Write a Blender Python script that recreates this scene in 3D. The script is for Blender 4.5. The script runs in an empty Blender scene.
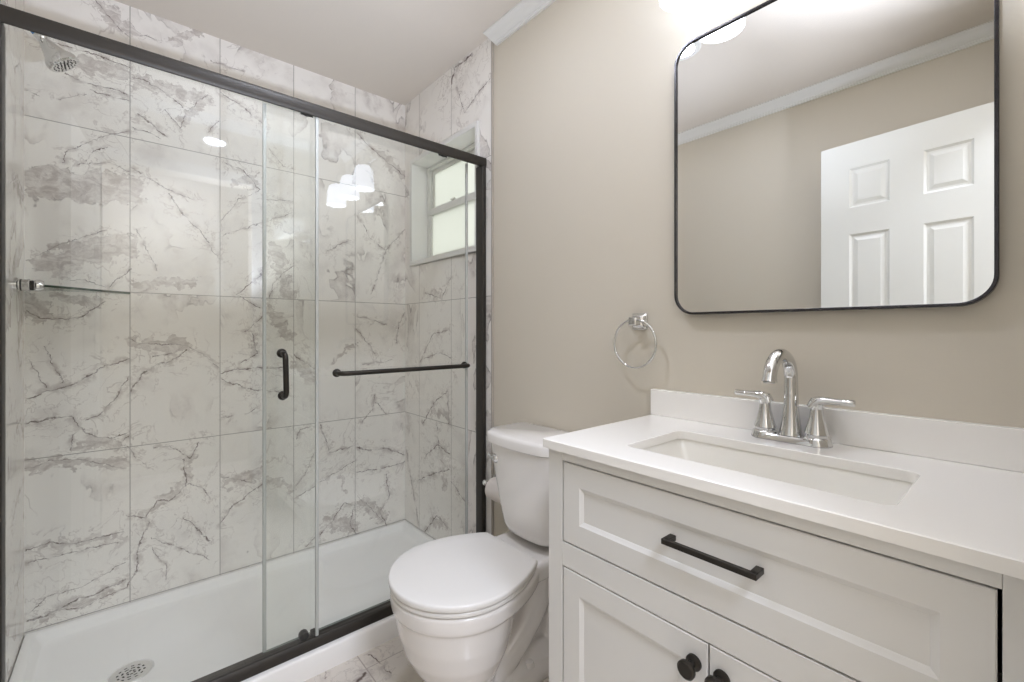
import bpy, bmesh, math
from mathutils import Vector, Matrix

S = bpy.context.scene
COL = S.collection

# ------------------------------------------------------------------ camera, world, light, exposure
EYE = 1.14                       # lens height above the floor
CEIL = 2.432
cam_d = bpy.data.cameras.new('camera')
cam = bpy.data.objects.new('camera', cam_d)
COL.objects.link(cam)
cam.location = (0, 0, EYE)
cam.rotation_euler = (math.radians(90), 0, math.radians(49.283 - 90))
cam_d.sensor_width = 36
cam_d.lens = 447.88 / 1024 * 36
cam_d.shift_y = -(341 - 331.84) / 1024
cam_d.clip_start = 0.01
S.camera = cam

world = bpy.data.worlds.new('daylight')
S.world = world
world.use_nodes = True
wn = world.node_tree.nodes
wn['Background'].inputs['Color'].default_value = (0.95, 0.96, 0.93, 1)
wn['Background'].inputs['Strength'].default_value = 1.12

def area(name, loc, size, power, target=None, color=(1, 1, 1), rot=None):
    d = bpy.data.lights.new(name, 'AREA')
    d.shape = 'RECTANGLE'
    d.size, d.size_y = size
    d.energy = power
    d.color = color
    o = bpy.data.objects.new(name, d)
    COL.objects.link(o)
    o.location = loc
    if target is not None:
        o.rotation_euler = (Vector(target) - Vector(loc)).to_track_quat('-Z', 'Y').to_euler()
    elif rot:
        o.rotation_euler = rot
    return o

# added unseen fill: spots bounced off the ceiling and a lamp in the hall;
# the lamps' colour is daylight as the photograph's white balance shows it
LAMP = (0.765, 0.835, 1.0)
def fill_spot(name, loc, target, power, cone):
    d = bpy.data.lights.new(name, 'SPOT')
    d.energy = power
    d.spot_size = math.radians(cone)
    d.spot_blend = 1.0
    d.shadow_soft_size = 0.03
    d.color = LAMP
    o = bpy.data.objects.new(name, d)
    COL.objects.link(o)
    o.location = loc
    o.rotation_euler = (Vector(target) - Vector(loc)).to_track_quat('-Z', 'Y').to_euler()
    return o
fill_spot('bounce_fill', (0.36, 0.14, 1.15), (0.80, 0.02, CEIL), 170, 84)
fill_spot('bounce_fill_centre', (0.36, 0.14, 1.15), (0.42, 0.95, CEIL), 62, 84)
fill_spot('bounce_fill_forward', (0.36, 0.14, 1.15), (0.40, 1.95, CEIL), 68, 60)
area('hall_fill_lamp', (0.25, -0.85, CEIL - 0.01), (0.5, 0.5), 46, rot=(0, 0, 0), color=LAMP)  # unseen lamp, added to fill the room through the doorway

S.view_settings.view_transform = 'Standard'
S.view_settings.look = 'None'
S.view_settings.gamma = 1
S.view_settings.exposure = 0.04
S.view_settings.use_curve_mapping = False
S.cycles.max_bounces = 14
S.cycles.diffuse_bounces = 6
S.cycles.glossy_bounces = 6
S.cycles.transparent_max_bounces = 16
S.cycles.sample_clamp_indirect = 6.0
S.cycles.caustics_reflective = False
S.cycles.caustics_refractive = False
SHADE_GLOW = 4.2
DOWNLIGHT_GLOW = 228.0

# ------------------------------------------------------------------ node helpers
class NB:
    def __init__(self, name):
        self.m = bpy.data.materials.new(name)
        self.m.use_nodes = True
        self.t = self.m.node_tree
        self.N = self.t.nodes
        self.L = self.t.links
        self.bsdf = self.N['Principled BSDF']
        self.out = self.N['Material Output']
    def new(self, kind, **kw):
        n = self.N.new(kind)
        for k, v in kw.items():
            setattr(n, k, v)
        return n
    def put(self, sock, v):
        if hasattr(v, 'is_linked'):
            self.L.new(v, sock)
        else:
            sock.default_value = v
    def math(self, op, a, b=0.0, c=0.0, clamp=False):
        n = self.new('ShaderNodeMath', operation=op, use_clamp=clamp)
        self.put(n.inputs[0], a)
        self.put(n.inputs[1], b)
        self.put(n.inputs[2], c)
        return n.outputs[0]
    def vec(self, op, a, b=(0, 0, 0), c=(0, 0, 0)):
        n = self.new('ShaderNodeVectorMath', operation=op)
        self.put(n.inputs[0], a)
        self.put(n.inputs[1], b)
        if op == 'MULTIPLY_ADD':
            self.put(n.inputs[2], c)
        return n.outputs['Value'] if op in ('LENGTH', 'DOT_PRODUCT', 'DISTANCE') else n.outputs[0]
    def scale(self, v, f):
        n = self.new('ShaderNodeVectorMath', operation='SCALE')
        self.put(n.inputs[0], v)
        self.put(n.inputs['Scale'], f)
        return n.outputs[0]
    def step(self, v, lo, hi, a=0.0, b=1.0):
        n = self.new('ShaderNodeMapRange', interpolation_type='SMOOTHSTEP')
        self.put(n.inputs[0], v)
        for i, x in enumerate((lo, hi, a, b)):
            n.inputs[i + 1].default_value = x
        return n.outputs[0]
    def noise(self, co, scale, detail=3, rough=0.55, w=None, distort=0.0):
        n = self.new('ShaderNodeTexNoise')
        if w is not None:
            n.noise_dimensions = '4D'
            self.put(n.inputs['W'], w)
        self.put(n.inputs['Vector'], co)
        n.inputs['Scale'].default_value = scale
        n.inputs['Detail'].default_value = detail
        n.inputs['Roughness'].default_value = rough
        n.inputs['Distortion'].default_value = distort
        return n
    def mix(self, f, a, b):
        n = self.new('ShaderNodeMix', data_type='RGBA')
        self.put(n.inputs[0], f)
        self.put(n.inputs[6], a)
        self.put(n.inputs[7], b)
        return n.outputs[2]
    def set(self, **kw):
        for k, v in kw.items():
            self.put(self.bsdf.inputs[k.replace('_', ' ')], v)
        return self.m
    def bump(self, h, strength, dist):
        n = self.new('ShaderNodeBump')
        n.inputs['Strength'].default_value = strength
        n.inputs['Distance'].default_value = dist
        self.put(n.inputs['Height'], h)
        self.L.new(n.outputs[0], self.bsdf.inputs['Normal'])

def rgb(r, g, b):
    f = lambda c: (c / 12.92 if c <= 0.04045 else ((c + 0.055) / 1.055) ** 2.4)
    return (f(r / 255), f(g / 255), f(b / 255), 1)

def plain(name, col, rough=0.4, metal=0.0, grain=0.0, gscale=400.0, coat=0.0, spec=0.5):
    n = NB(name)
    n.set(Base_Color=col, Roughness=rough, Metallic=metal, Coat_Weight=coat, Specular_IOR_Level=spec)
    co = n.new('ShaderNodeTexCoord').outputs['Object']
    nz = n.noise(co, gscale, 2)
    if grain:
        n.bump(nz.outputs['Fac'], grain, 0.001)
    r2 = n.step(nz.outputs['Fac'], 0.2, 0.8, max(0.0, rough - 0.02), rough + 0.02)
    n.put(n.bsdf.inputs['Roughness'], r2)
    return n.m

def chain(n, p, segs, unit):
    """smallest distance from p to any of the listed segments, in units of each segment's own width"""
    best = None
    for w, pts in segs:
        for (ax, ay), (bx, by) in zip(pts, pts[1:]):
            ba = Vector((bx - ax, by - ay, 0))
            l2 = max(ba.length_squared, 1e-8)
            pa = n.vec('SUBTRACT', p, (ax, ay, 0))
            h = n.vec('DOT_PRODUCT', pa, tuple(ba / l2))
            h = n.math('MINIMUM', n.math('MAXIMUM', h, 0.0), 1.0)
            d = n.vec('LENGTH', n.vec('SUBTRACT', pa, n.scale(tuple(ba), h)))
            d = n.math('DIVIDE', d, w * unit)
            best = d if best is None else n.math('MINIMUM', best, d)
    return best

def marble(name, axis, origin, tile, veins, patches, base, grout, vein_unit, rough, offset_rows=False, warm=0.0, groutw=0.0016):
    n = NB(name)
    co = n.new('ShaderNodeTexCoord').outputs['Object']
    sp = n.new('ShaderNodeSeparateXYZ')
    n.L.new(co, sp.inputs[0])
    a, b = {'xz': (0, 2), 'yz': (1, 2), 'xy': (0, 1)}[axis]
    cb = n.new('ShaderNodeCombineXYZ')
    n.L.new(sp.outputs[a], cb.inputs[0])
    n.L.new(sp.outputs[b], cb.inputs[1])
    p = cb.outputs[0]
    ua = n.math('DIVIDE', n.math('SUBTRACT', sp.outputs[a], origin[0]), tile[0])
    ib = n.math('DIVIDE', n.math('SUBTRACT', sp.outputs[b], origin[1]), tile[1])
    ia = n.math('FLOOR', ua)
    if offset_rows:
        ib = n.math('ADD', ib, n.math('MULTIPLY', n.math('MODULO', n.math('ABSOLUTE', ia), 2.0), 0.5))
    jb = n.math('FLOOR', ib)
    fa = n.math('FRACT', ua)
    fb = n.math('FRACT', ib)
    ea = n.math('MULTIPLY', n.math('MINIMUM', fa, n.math('SUBTRACT', 1.0, fa)), tile[0])
    eb = n.math('MULTIPLY', n.math('MINIMUM', fb, n.math('SUBTRACT', 1.0, fb)), tile[1])
    e = n.math('MINIMUM', ea, eb)
    gmask = n.step(e, groutw * 0.6, groutw * 1.1, 1.0, 0.0)
    seed = n.math('ADD', n.math('MULTIPLY', ia, 3.17), n.math('MULTIPLY', jb, 7.31))
    # traced veins, wandering a little
    w1 = n.vec('SUBTRACT', n.noise(p, 22, 3, 0.6).outputs['Color'], (0.5, 0.5, 0.5))
    w2 = n.vec('SUBTRACT', n.noise(p, 110, 2, 0.6).outputs['Color'], (0.5, 0.5, 0.5))
    pw = n.vec('MULTIPLY_ADD', w1, (0.030, 0.030, 0), p)
    pw = n.vec('MULTIPLY_ADD', w2, (0.009, 0.009, 0), pw)
    flat = n.vec('MULTIPLY', pw, (1, 1, 0))
    brk = n.noise(p, 28, 3, 0.6).outputs['Fac']
    d = chain(n, flat, veins, vein_unit)
    core = n.math('MULTIPLY', n.step(d, 0.25, 1.25, 1.0, 0.0), n.step(brk, 0.34, 0.60, 0.15, 1.0))
    halo = n.math('MULTIPLY', n.step(d, 0.8, 11.0, 1.0, 0.0), n.step(n.noise(pw, 24, 4, 0.62).outputs['Fac'], 0.45, 0.62, 0.0, 0.62))
    pwl = n.vec('MULTIPLY_ADD', w1, (0.105, 0.105, 0), flat)
    dp = chain(n, n.vec('MULTIPLY', pwl, (1, 1, 0)), patches, 0.00105)
    streak = n.noise(n.vec('MULTIPLY', pw, (15, 24, 15)), 1.0, 6, 0.70, distort=1.6).outputs['Fac']
    patch = n.math('MULTIPLY', n.step(dp, 0.8, 1.1, 1.0, 0.0), n.step(streak, 0.34, 0.66, 0.18, 0.80))
    rim = n.math('MULTIPLY', n.step(n.math('ABSOLUTE', n.math('SUBTRACT', dp, 0.96)), 0.0, 0.07, 1.0, 0.0), n.step(brk, 0.42, 0.6, 0.0, 0.55))
    # fine veins that differ from tile to tile, and the finer cracks that run beside the big veins
    nz = n.noise(n.vec('MULTIPLY', p, (1, 0.8, 1)), 3.2, 5, 0.62, w=seed, distort=0.6).outputs['Fac']
    fine = n.step(n.math('ABSOLUTE', n.math('SUBTRACT', nz, 0.5)), 0.0, 0.010, 1.0, 0.0)
    fine = n.math('MULTIPLY', fine, n.step(n.noise(p, 5, 2, 0.5, w=seed).outputs['Fac'], 0.48, 0.66, 0.0, 0.45))
    nc = n.noise(p, 11, 4, 0.6, w=seed, distort=0.8).outputs['Fac']
    crack = n.step(n.math('ABSOLUTE', n.math('SUBTRACT', nc, 0.5)), 0.0, 0.016, 1.0, 0.0)
    crack = n.math('MULTIPLY', crack, n.step(n.math('MINIMUM', n.math('DIVIDE', d, 26.0), dp), 0.5, 1.3, 0.50, 0.0))
    nb = n.noise(n.vec('MULTIPLY', p, (1, 0.7, 1)), 2.6, 4, 0.58, w=n.math('ADD', seed, 40.0), distort=0.9).outputs['Fac']
    away = n.step(n.math('MINIMUM', n.math('DIVIDE', d, 60.0), dp), 0.45, 1.2, 0.0, 1.0)
    nbm = n.math('MULTIPLY', n.step(n.noise(p, 3.1, 2, 0.5, w=seed).outputs['Fac'], 0.36, 0.52, 0.0, 1.0), away)
    line = n.math('MULTIPLY', n.step(n.math('ABSOLUTE', n.math('SUBTRACT', nb, 0.52)), 0.001, 0.008, 1.0, 0.0), n.math('MULTIPLY', nbm, n.step(brk, 0.38, 0.6, 0.1, 0.62)))
    side = n.math('MULTIPLY', n.math('MULTIPLY', n.step(nb, 0.518, 0.524, 0.0, 1.0), n.step(nb, 0.524, 0.60, 0.62, 0.0)), n.math('MULTIPLY', nbm, n.step(streak, 0.3, 0.66, 0.35, 1.0)))
    cloud = n.math('MULTIPLY', n.step(n.noise(p, 4.5, 4, 0.6, w=seed).outputs['Fac'], 0.54, 0.74, 0.0, 1.0), 0.30)
    grey = n.math('MAXIMUM', n.math('MAXIMUM', halo, patch), n.math('MAXIMUM', n.math('MAXIMUM', cloud, side), n.math('MAXIMUM', fine, crack)))
    tone = n.mix(n.noise(p, 9, 2).outputs['Fac'], rgb(184, 173, 167), rgb(158, 147, 141))
    c = n.mix(grey, base, tone)
    c = n.mix(n.math('MULTIPLY', n.math('MAXIMUM', n.math('MAXIMUM', core, line), rim), 0.95), c, rgb(94, 79, 73))
    c = n.mix(gmask, c, grout)
    n.put(n.bsdf.inputs['Base Color'], c)
    n.put(n.bsdf.inputs['Roughness'], n.step(gmask, 0, 1, rough, 0.6))
    n.bump(n.math('SUBTRACT', 1.0, gmask), 0.35, 0.0008)
    return n.m

# marble veins traced on the walls: (width, [(along the wall, height), ...])
VEINS_BACK = [
    (3, [(-0.24,2.201),(-0.173,2.201),(-0.119,2.198),(-0.07,2.193),(0.01,2.19)]),
    (3, [(-0.173,2.099),(-0.143,2.086),(-0.101,2.08),(-0.045,2.087),(0.0,2.073)]),
    (2, [(-0.107,2.061),(-0.064,2.055),(0.007,2.054)]),
    (1.5, [(-0.19,1.992),(-0.149,2.026),(-0.113,2.045)]),
    (1.5, [(-0.27,2.0),(-0.24,1.987)]),
    (3, [(-0.089,2.408),(-0.039,2.347),(0.01,2.303)]),
    (2, [(0.02,2.321),(0.061,2.334),(0.11,2.337)]),
    (3, [(0.013,2.152),(0.061,2.156),(0.11,2.133),(0.183,2.085)]),
    (3, [(0.172,1.998),(0.191,2.069),(0.264,2.169)]),
    (3, [(0.017,1.952),(0.068,1.945),(0.11,1.93)]),
    (4, [(0.034,2.01),(0.082,1.98),(0.124,1.948)]),
    (2, [(0.268,2.008),(0.309,2.068)]),
    (2, [(0.117,2.054),(0.176,1.99)]),
    (2, [(-0.178,1.769),(-0.167,1.813),(-0.118,1.852),(-0.06,1.9),(0.01,1.937)]),
    (2, [(-0.115,1.785),(-0.095,1.832),(-0.056,1.858)]),
    (1.5, [(-0.141,1.768),(-0.048,1.796),(0.01,1.775)]),
    (2.5, [(0.011,1.794),(0.07,1.757),(0.133,1.73),(0.213,1.7)]),
    (3, [(0.133,1.713),(0.179,1.64),(0.247,1.568),(0.308,1.46)]),
    (2, [(0.031,1.553),(0.061,1.474),(0.096,1.392)]),
    (1.5, [(-0.249,1.416),(-0.185,1.459),(-0.064,1.534)]),
    (2.5, [(-0.052,1.314),(0.01,1.39)]),
    (2, [(-0.163,1.333),(-0.111,1.332),(-0.064,1.313)]),
    (3, [(-0.269,1.215),(-0.228,1.189),(-0.169,1.185),(-0.127,1.196),(-0.063,1.261)]),
    (3.5, [(-0.266,0.904),(-0.162,0.942),(-0.099,0.976),(-0.063,1.009),(0.009,1.031)]),
    (4, [(-0.309,0.828),(-0.269,0.815),(-0.215,0.825),(-0.158,0.829)]),
    (3, [(-0.158,0.827),(-0.134,0.786),(-0.092,0.736),(-0.041,0.728),(0.005,0.741)]),
    (2.5, [(-0.113,0.807),(-0.063,0.835),(-0.033,0.892),(0.009,0.969)]),
    (3, [(-0.158,0.703),(-0.155,0.75),(-0.134,0.776)]),
    (3, [(-0.026,0.68),(0.005,0.726)]),
    (2, [(-0.228,1.087),(-0.202,1.02),(-0.179,0.953)]),
    (2, [(-0.263,1.041),(-0.222,0.937)]),
    (3, [(0.012,1.112),(0.044,1.096),(0.195,1.083)]),
    (4.5, [(0.012,0.908),(0.052,0.972),(0.092,1.006),(0.151,1.025),(0.195,1.067)]),
    (4, [(0.084,1.038),(0.143,1.052)]),
    (2, [(0.195,1.088),(0.258,1.032),(0.314,0.973)]),
    (3, [(0.084,0.667),(0.134,0.664),(0.173,0.635),(0.203,0.603),(0.239,0.668)]),
    (2, [(-0.271,0.655),(-0.216,0.671),(-0.139,0.662),(-0.005,0.602)]),
    (3, [(-0.271,0.362),(-0.201,0.372),(-0.155,0.352),(-0.005,0.353)]),
    (2.5, [(-0.271,0.315),(-0.201,0.318),(-0.005,0.314)]),
    (2, [(-0.267,0.135),(-0.216,0.184),(-0.131,0.179),(-0.005,0.231)]),
    (5, [(-0.267,0.109),(-0.201,0.119),(-0.131,0.135),(-0.005,0.161)]),
    (2, [(-0.223,0.123),(-0.123,0.104),(-0.005,0.132)]),
    (1.5, [(-0.001,0.688),(0.067,0.588)]),
    (3.5, [(-0.001,0.415),(0.057,0.388),(0.095,0.45),(0.133,0.441),(0.192,0.488),(0.182,0.602)]),
    (4, [(-0.001,0.131),(0.03,0.184),(0.039,0.287),(0.067,0.373)]),
    (2, [(0.076,0.305),(0.192,0.214),(0.275,0.149)]),
    (3, [(0.182,0.36),(0.233,0.29),(0.275,0.233)]),
    (2, [(0.192,0.501),(0.244,0.47),(0.277,0.418)]),
    (2, [(0.076,0.263),(0.123,0.176),(0.123,0.115)]),
    (4, [(0.316,2.194),(0.386,2.169),(0.474,2.113)]),
    (3, [(0.33,1.89),(0.4,1.874),(0.467,1.797)]),
    (2, [(0.316,1.628),(0.386,1.739),(0.467,1.797)]),
    (2, [(0.316,1.564),(0.474,1.645),(0.613,1.72)]),
    (3, [(0.497,1.76),(0.613,1.774)]),
    (3, [(0.372,1.308),(0.474,1.399),(0.505,1.487)]),
    (2.5, [(0.372,1.308),(0.474,1.246)]),
    (2, [(0.505,2.002),(0.568,1.931),(0.613,1.925)]),
    (2.5, [(0.505,1.247),(0.52,1.368),(0.613,1.463)]),
    (3.5, [(0.923,2.192),(1.024,2.121),(1.21,2.024)]),
    (2, [(0.754,1.532),(0.884,1.624)]),
    (2, [(0.933,1.757),(1.004,1.64),(1.088,1.59),(1.004,1.342)]),
    (2, [(1.088,1.59),(1.21,1.73)]),
    (2, [(0.275,2.323),(0.4,2.323)]),
    (3.5, [(0.316,0.951),(0.366,0.972),(0.574,0.966)]),
    (3, [(0.32,0.926),(0.427,0.874),(0.574,0.85)]),
    (3, [(0.409,1.14),(0.462,1.191),(0.48,1.222)]),
    (3, [(0.435,1.13),(0.458,1.039),(0.392,1.001)]),
    (3.5, [(0.619,1.028),(0.664,0.989),(0.716,0.953)]),
    (2, [(0.316,0.757),(0.358,0.766)]),
    (2, [(0.409,0.765),(0.462,0.794)]),
    (2.5, [(0.928,1.152),(0.988,1.081),(1.026,1.02)]),
    (2, [(1.148,1.078),(1.168,1.19),(1.202,1.253)]),
    (2, [(0.952,0.964),(1.128,0.98)]),
    (2, [(0.928,1.222),(1.102,1.177)]),
    (3, [(0.952,0.659),(1.013,0.722),(1.026,0.793)]),
    (2, [(1.026,0.757),(1.089,0.689)]),
    (4.5, [(0.317,0.294),(0.359,0.361),(0.418,0.397),(0.484,0.439)]),
    (3, [(0.317,0.498),(0.448,0.447)]),
    (3, [(0.619,0.331),(0.711,0.371)]),
    (2, [(0.619,0.386),(0.665,0.437),(0.706,0.534)]),
    (3, [(0.625,0.615),(0.642,0.661),(0.711,0.669)]),
    (3, [(0.735,0.672),(0.784,0.539)]),
    (2.5, [(0.735,0.384),(0.913,0.457)]),
    (3, [(0.784,0.526),(0.913,0.536)]),
    (3.5, [(0.92,0.529),(0.995,0.496),(1.081,0.495),(1.209,0.437)]),
    (3.5, [(0.92,0.397),(1.052,0.383),(1.209,0.401)]),
    (3, [(0.735,0.121),(0.797,0.179),(0.861,0.253)]),
    (3, [(0.861,0.253),(0.913,0.22),(0.887,0.129),(0.926,0.065)]),
    (3, [(1.088,0.348),(1.11,0.219),(1.052,0.151),(1.095,0.07)]),
    (3, [(0.67,0.079),(0.711,0.116)]),
    (2, [(0.926,0.276),(1.095,0.07)]),
]
VEINS_RIGHT = [
    (3.5, [(2.167,0.972),(2.03,1.129),(1.873,1.15)]),
    (2.5, [(2.136,0.996),(1.949,1.036),(1.855,1.009)]),
    (3.5, [(2.114,1.348),(1.949,1.306),(1.855,1.411)]),
    (4, [(2.136,0.643),(2.03,0.766),(1.892,0.844),(1.873,0.684)]),
    (4.5, [(2.181,0.334),(2.03,0.404),(1.873,0.461)]),
    (4, [(2.114,0.471),(1.989,0.561),(1.873,0.542)]),
    (3, [(1.989,0.666),(1.969,0.544)]),
    (4, [(2.114,0.076),(1.989,0.203),(1.892,0.172)]),
    (3, [(2.323,0.473),(2.181,0.099)]),
    (3, [(1.855,0.405),(1.732,0.34)]),
    (9, [(1.857,2.355),(1.822,2.418),(1.688,2.417)]),
    (3, [(1.753,2.189),(1.808,2.318)]),
    (3.5, [(1.74,2.169),(1.65,2.216),(1.549,2.246)]),
]
PATCH_BACK = [
    (22, [(-0.064,2.386),(0.007,2.341)]),
    (26, [(-0.125,2.15),(0.007,2.158)]),
    (26, [(0.034,2.142),(0.268,2.151)]),
    (18, [(0.183,2.029),(0.268,2.151)]),
    (18, [(0.139,2.345),(0.237,2.433)]),
    (55, [(-0.228,1.676),(0.001,1.709)]),
    (45, [(-0.214,1.39),(0.001,1.488)]),
    (20, [(0.027,1.325),(0.208,1.349)]),
    (28, [(-0.26,1.243),(-0.235,1.207)]),
    (22, [(-0.182,1.256),(-0.092,1.26)]),
    (24, [(0.028,1.091),(0.195,1.088)]),
    (16, [(-0.141,0.719),(-0.011,0.708)]),
    (10, [(0.203,1.077),(0.305,1.007)]),
    (18, [(-0.267,0.673),(-0.005,0.62)]),
    (11, [(-0.238,0.365),(-0.014,0.332)]),
    (13, [(-0.238,0.118),(-0.014,0.141)]),
    (14, [(0.039,0.393),(0.182,0.49)]),
    (11, [(0.182,0.49),(0.202,0.611)]),
    (26, [(0.536,1.525),(0.592,1.32)]),
    (20, [(0.357,1.815),(0.444,1.834)]),
    (26, [(1.067,2.112),(1.176,2.037)]),
    (24, [(0.508,1.254),(0.604,1.108)]),
    (10, [(0.431,1.14),(0.453,1.039)]),
    (12, [(0.802,0.982),(0.904,1.071)]),
    (26, [(0.633,0.969),(0.695,0.911)]),
    (24, [(0.34,0.471),(0.458,0.491)]),
    (15, [(0.499,0.459),(0.608,0.388)]),
    (36, [(0.797,0.167),(0.9,0.125)]),
    (30, [(0.954,0.23),(1.066,0.12)]),
    (10, [(0.835,0.401),(0.861,0.305)]),
]
PATCH_RIGHT = [
    (22, [(2.03,0.724),(1.892,0.722)]),
    (22, [(2.03,0.148),(1.911,0.186)]),
    (18, [(2.05,1.333),(1.949,1.326)]),
    (14, [(1.949,0.548),(1.911,0.35)]),
]
VEINS_LEFT = [
    (3, [(2.33,0.62),(2.22,0.60),(2.10,0.52)]),
    (3, [(2.33,0.77),(2.25,0.84),(2.16,0.80)]),
    (2, [(2.33,0.36),(2.20,0.30),(2.05,0.33)]),
    (2, [(2.33,1.62),(2.20,1.66),(2.08,1.60)]),
    (3, [(2.33,2.03),(2.24,2.05),(2.15,1.99)]),
    (2, [(2.33,1.12),(2.26,1.02),(2.20,1.08)]),
]
PATCH_LEFT = [(25, [(2.30,1.20),(2.22,1.12)]), (20, [(2.30,1.60),(2.15,1.62)])]
VEINS_FLOOR = [
    (3, [(0.646,1.527),(0.649,1.520),(0.662,1.487),(0.664,1.452),(0.663,1.428),(0.669,1.394)]),
    (6, [(0.602,1.453),(0.586,1.441),(0.575,1.438)]),
    (2, [(0.507,1.542),(0.497,1.515)]),
    (3, [(0.45,1.2),(0.6,1.05),(0.66,0.9)]), (3, [(0.0,1.0),(0.2,0.8),(0.25,0.5)]), (2, [(0.3,1.4),(0.1,1.2)]),
]
PATCH_FLOOR = [(20, [(0.58,1.40),(0.60,1.46)]), (30, [(0.2,1.2),(0.35,1.0)])]
# ------------------------------------------------------------------ materials
TILE_BASE = rgb(240, 236, 230)
GROUT = rgb(150, 145, 138)
M = {}
M['tile_back'] = marble('marble_tile_back', 'xz', (0.0105, 0.071), (0.3018, 0.613), VEINS_BACK, PATCH_BACK, TILE_BASE, GROUT, 0.00072, 0.035)
M['tile_right'] = marble('marble_tile_right', 'yz', (2.172, 0.071), (0.3165, 0.613), VEINS_RIGHT, PATCH_RIGHT, TILE_BASE, GROUT, 0.00072, 0.035)
M['tile_left'] = marble('marble_tile_left', 'yz', (2.18, 0.071), (0.3045, 0.613), VEINS_LEFT, PATCH_LEFT, TILE_BASE, GROUT, 0.00072, 0.035)
M['tile_floor'] = marble('marble_floor_tile', 'xy', (0.615, 1.47), (0.305, 0.61), VEINS_FLOOR, PATCH_FLOOR, rgb(216, 208, 198), rgb(165, 155, 146), 0.0011, 0.18, offset_rows=True, groutw=0.0022)

def wall_paint(name, col, scale, strength, rough):
    n = NB(name)
    co = n.new('ShaderNodeTexCoord').outputs['Object']
    n.set(Base_Color=col, Roughness=rough, Specular_IOR_Level=0.35)
    n.bump(n.noise(co, scale, 3, 0.55).outputs['Fac'], strength, 0.0012)
    return n.m
M['paint'] = wall_paint('beige_wall_paint', rgb(208, 200, 185), 260, 0.10, 0.55)
M['ceiling'] = wall_paint('textured_ceiling_paint', rgb(217, 209, 199), 170, 0.45, 0.75)
M['trim'] = plain('white_trim_paint', rgb(226, 225, 221), 0.35)
M['door'] = plain('white_door_paint', rgb(224, 224, 219), 0.38)
M['acrylic'] = plain('white_acrylic', rgb(246, 244, 241), 0.2, coat=0.2)
M['ceramic'] = plain('white_ceramic', rgb(236, 232, 228), 0.10, coat=0.5)
M['seat'] = plain('white_seat_plastic', rgb(233, 230, 226), 0.22)
M['cabinet'] = plain('white_cabinet_paint', rgb(219, 217, 213), 0.36)
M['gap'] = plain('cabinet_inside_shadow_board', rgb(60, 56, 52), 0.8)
M['quartz'] = plain('white_quartz', rgb(242, 239, 234), 0.16)
M['basin'] = plain('white_basin_ceramic', rgb(236, 233, 226), 0.10, coat=0.4)
M['chrome'] = plain('polished_chrome', (0.69, 0.69, 0.685, 1), 0.03, 1.0)
M['steel'] = plain('brushed_steel', (0.74, 0.73, 0.71, 1), 0.38, 0.6)
M['black'] = plain('oil_rubbed_black_metal', rgb(52, 48, 43), 0.36, 0.55)
M['bronze'] = plain('dark_bronze_aluminium', rgb(54, 50, 45), 0.46, 0.35)
M['mirror_frame'] = plain('dark_mirror_frame_metal', rgb(62, 60, 62), 0.26, 0.75)
M['mirror'] = plain('mirror_silver', (0.88, 0.885, 0.87, 1), 0.0, 1.0)
M['mirror'].node_tree.nodes['Principled BSDF'].inputs['Roughness'].default_value = 0.0
for l in list(M['mirror'].node_tree.links):
    if l.to_socket.name == 'Roughness':
        M['mirror'].node_tree.links.remove(l)
M['paper'] = plain('white_tissue', rgb(236, 228, 222), 0.9, grain=0.3, gscale=500)
M['card'] = plain('brown_card', rgb(150, 122, 95), 0.9)
M['rubber'] = plain('black_rubber', rgb(28, 27, 26), 0.6)
M['drain_shade'] = plain('drain_shade_dark', rgb(22, 21, 20), 0.9)
M['tape'] = plain('blue_thread_tape', rgb(60, 120, 175), 0.6)
M['vinyl'] = plain('white_window_vinyl', rgb(226, 226, 220), 0.35)
M['seal'] = plain('clear_grey_vinyl_seal', rgb(186, 188, 184), 0.25)
M['caulk'] = plain('grey_edge_profile', rgb(176, 168, 158), 0.4)
M['brass'] = plain('brushed_nickel_hinge', (0.6, 0.58, 0.54, 1), 0.3, 1.0)

def glass(name, tint, refl=0.045):
    n = NB(name)
    n.N.remove(n.bsdf)
    tr = n.new('ShaderNodeBsdfTransparent')
    tr.inputs[0].default_value = tint
    gl = n.new('ShaderNodeBsdfGlossy')
    gl.inputs['Roughness'].default_value = 0.0
    gl.inputs['Color'].default_value = (1, 1, 1, 1)
    lw = n.new('ShaderNodeLayerWeight')
    lw.inputs['Blend'].default_value = 0.5
    f5 = n.math('POWER', lw.outputs['Facing'], 5.0)
    fac = n.math('MULTIPLY_ADD', f5, 1.0 - refl, refl)
    mx = n.new('ShaderNodeMixShader')
    n.L.new(fac, mx.inputs[0])
    n.L.new(tr.outputs[0], mx.inputs[1])
    n.L.new(gl.outputs[0], mx.inputs[2])
    n.L.new(mx.outputs[0], n.out.inputs[0])
    return n.m
M['glass'] = glass('clear_shower_glass', (0.976, 0.985, 0.977, 1))
M['glass_edge'] = plain('glass_edge', rgb(150, 158, 152), 0.2)
M['shelf_glass'] = glass('shelf_glass', (0.93, 0.96, 0.94, 1))
M['shelf_edge'] = plain('green_glass_edge', rgb(34, 62, 46), 0.15)

def frosted():
    n = NB('obscure_window_glass')
    n.N.remove(n.bsdf)
    t = n.new('ShaderNodeBsdfTranslucent')
    t.inputs[0].default_value = (0.93, 0.94, 0.90, 1)
    g = n.new('ShaderNodeBsdfGlossy')
    g.inputs['Roughness'].default_value = 0.25
    mx = n.new('ShaderNodeMixShader')
    mx.inputs[0].default_value = 0.05
    n.L.new(t.outputs[0], mx.inputs[1])
    n.L.new(g.outputs[0], mx.inputs[2])
    n.L.new(mx.outputs[0], n.out.inputs[0])
    return n.m
M['frosted'] = frosted()

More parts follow.
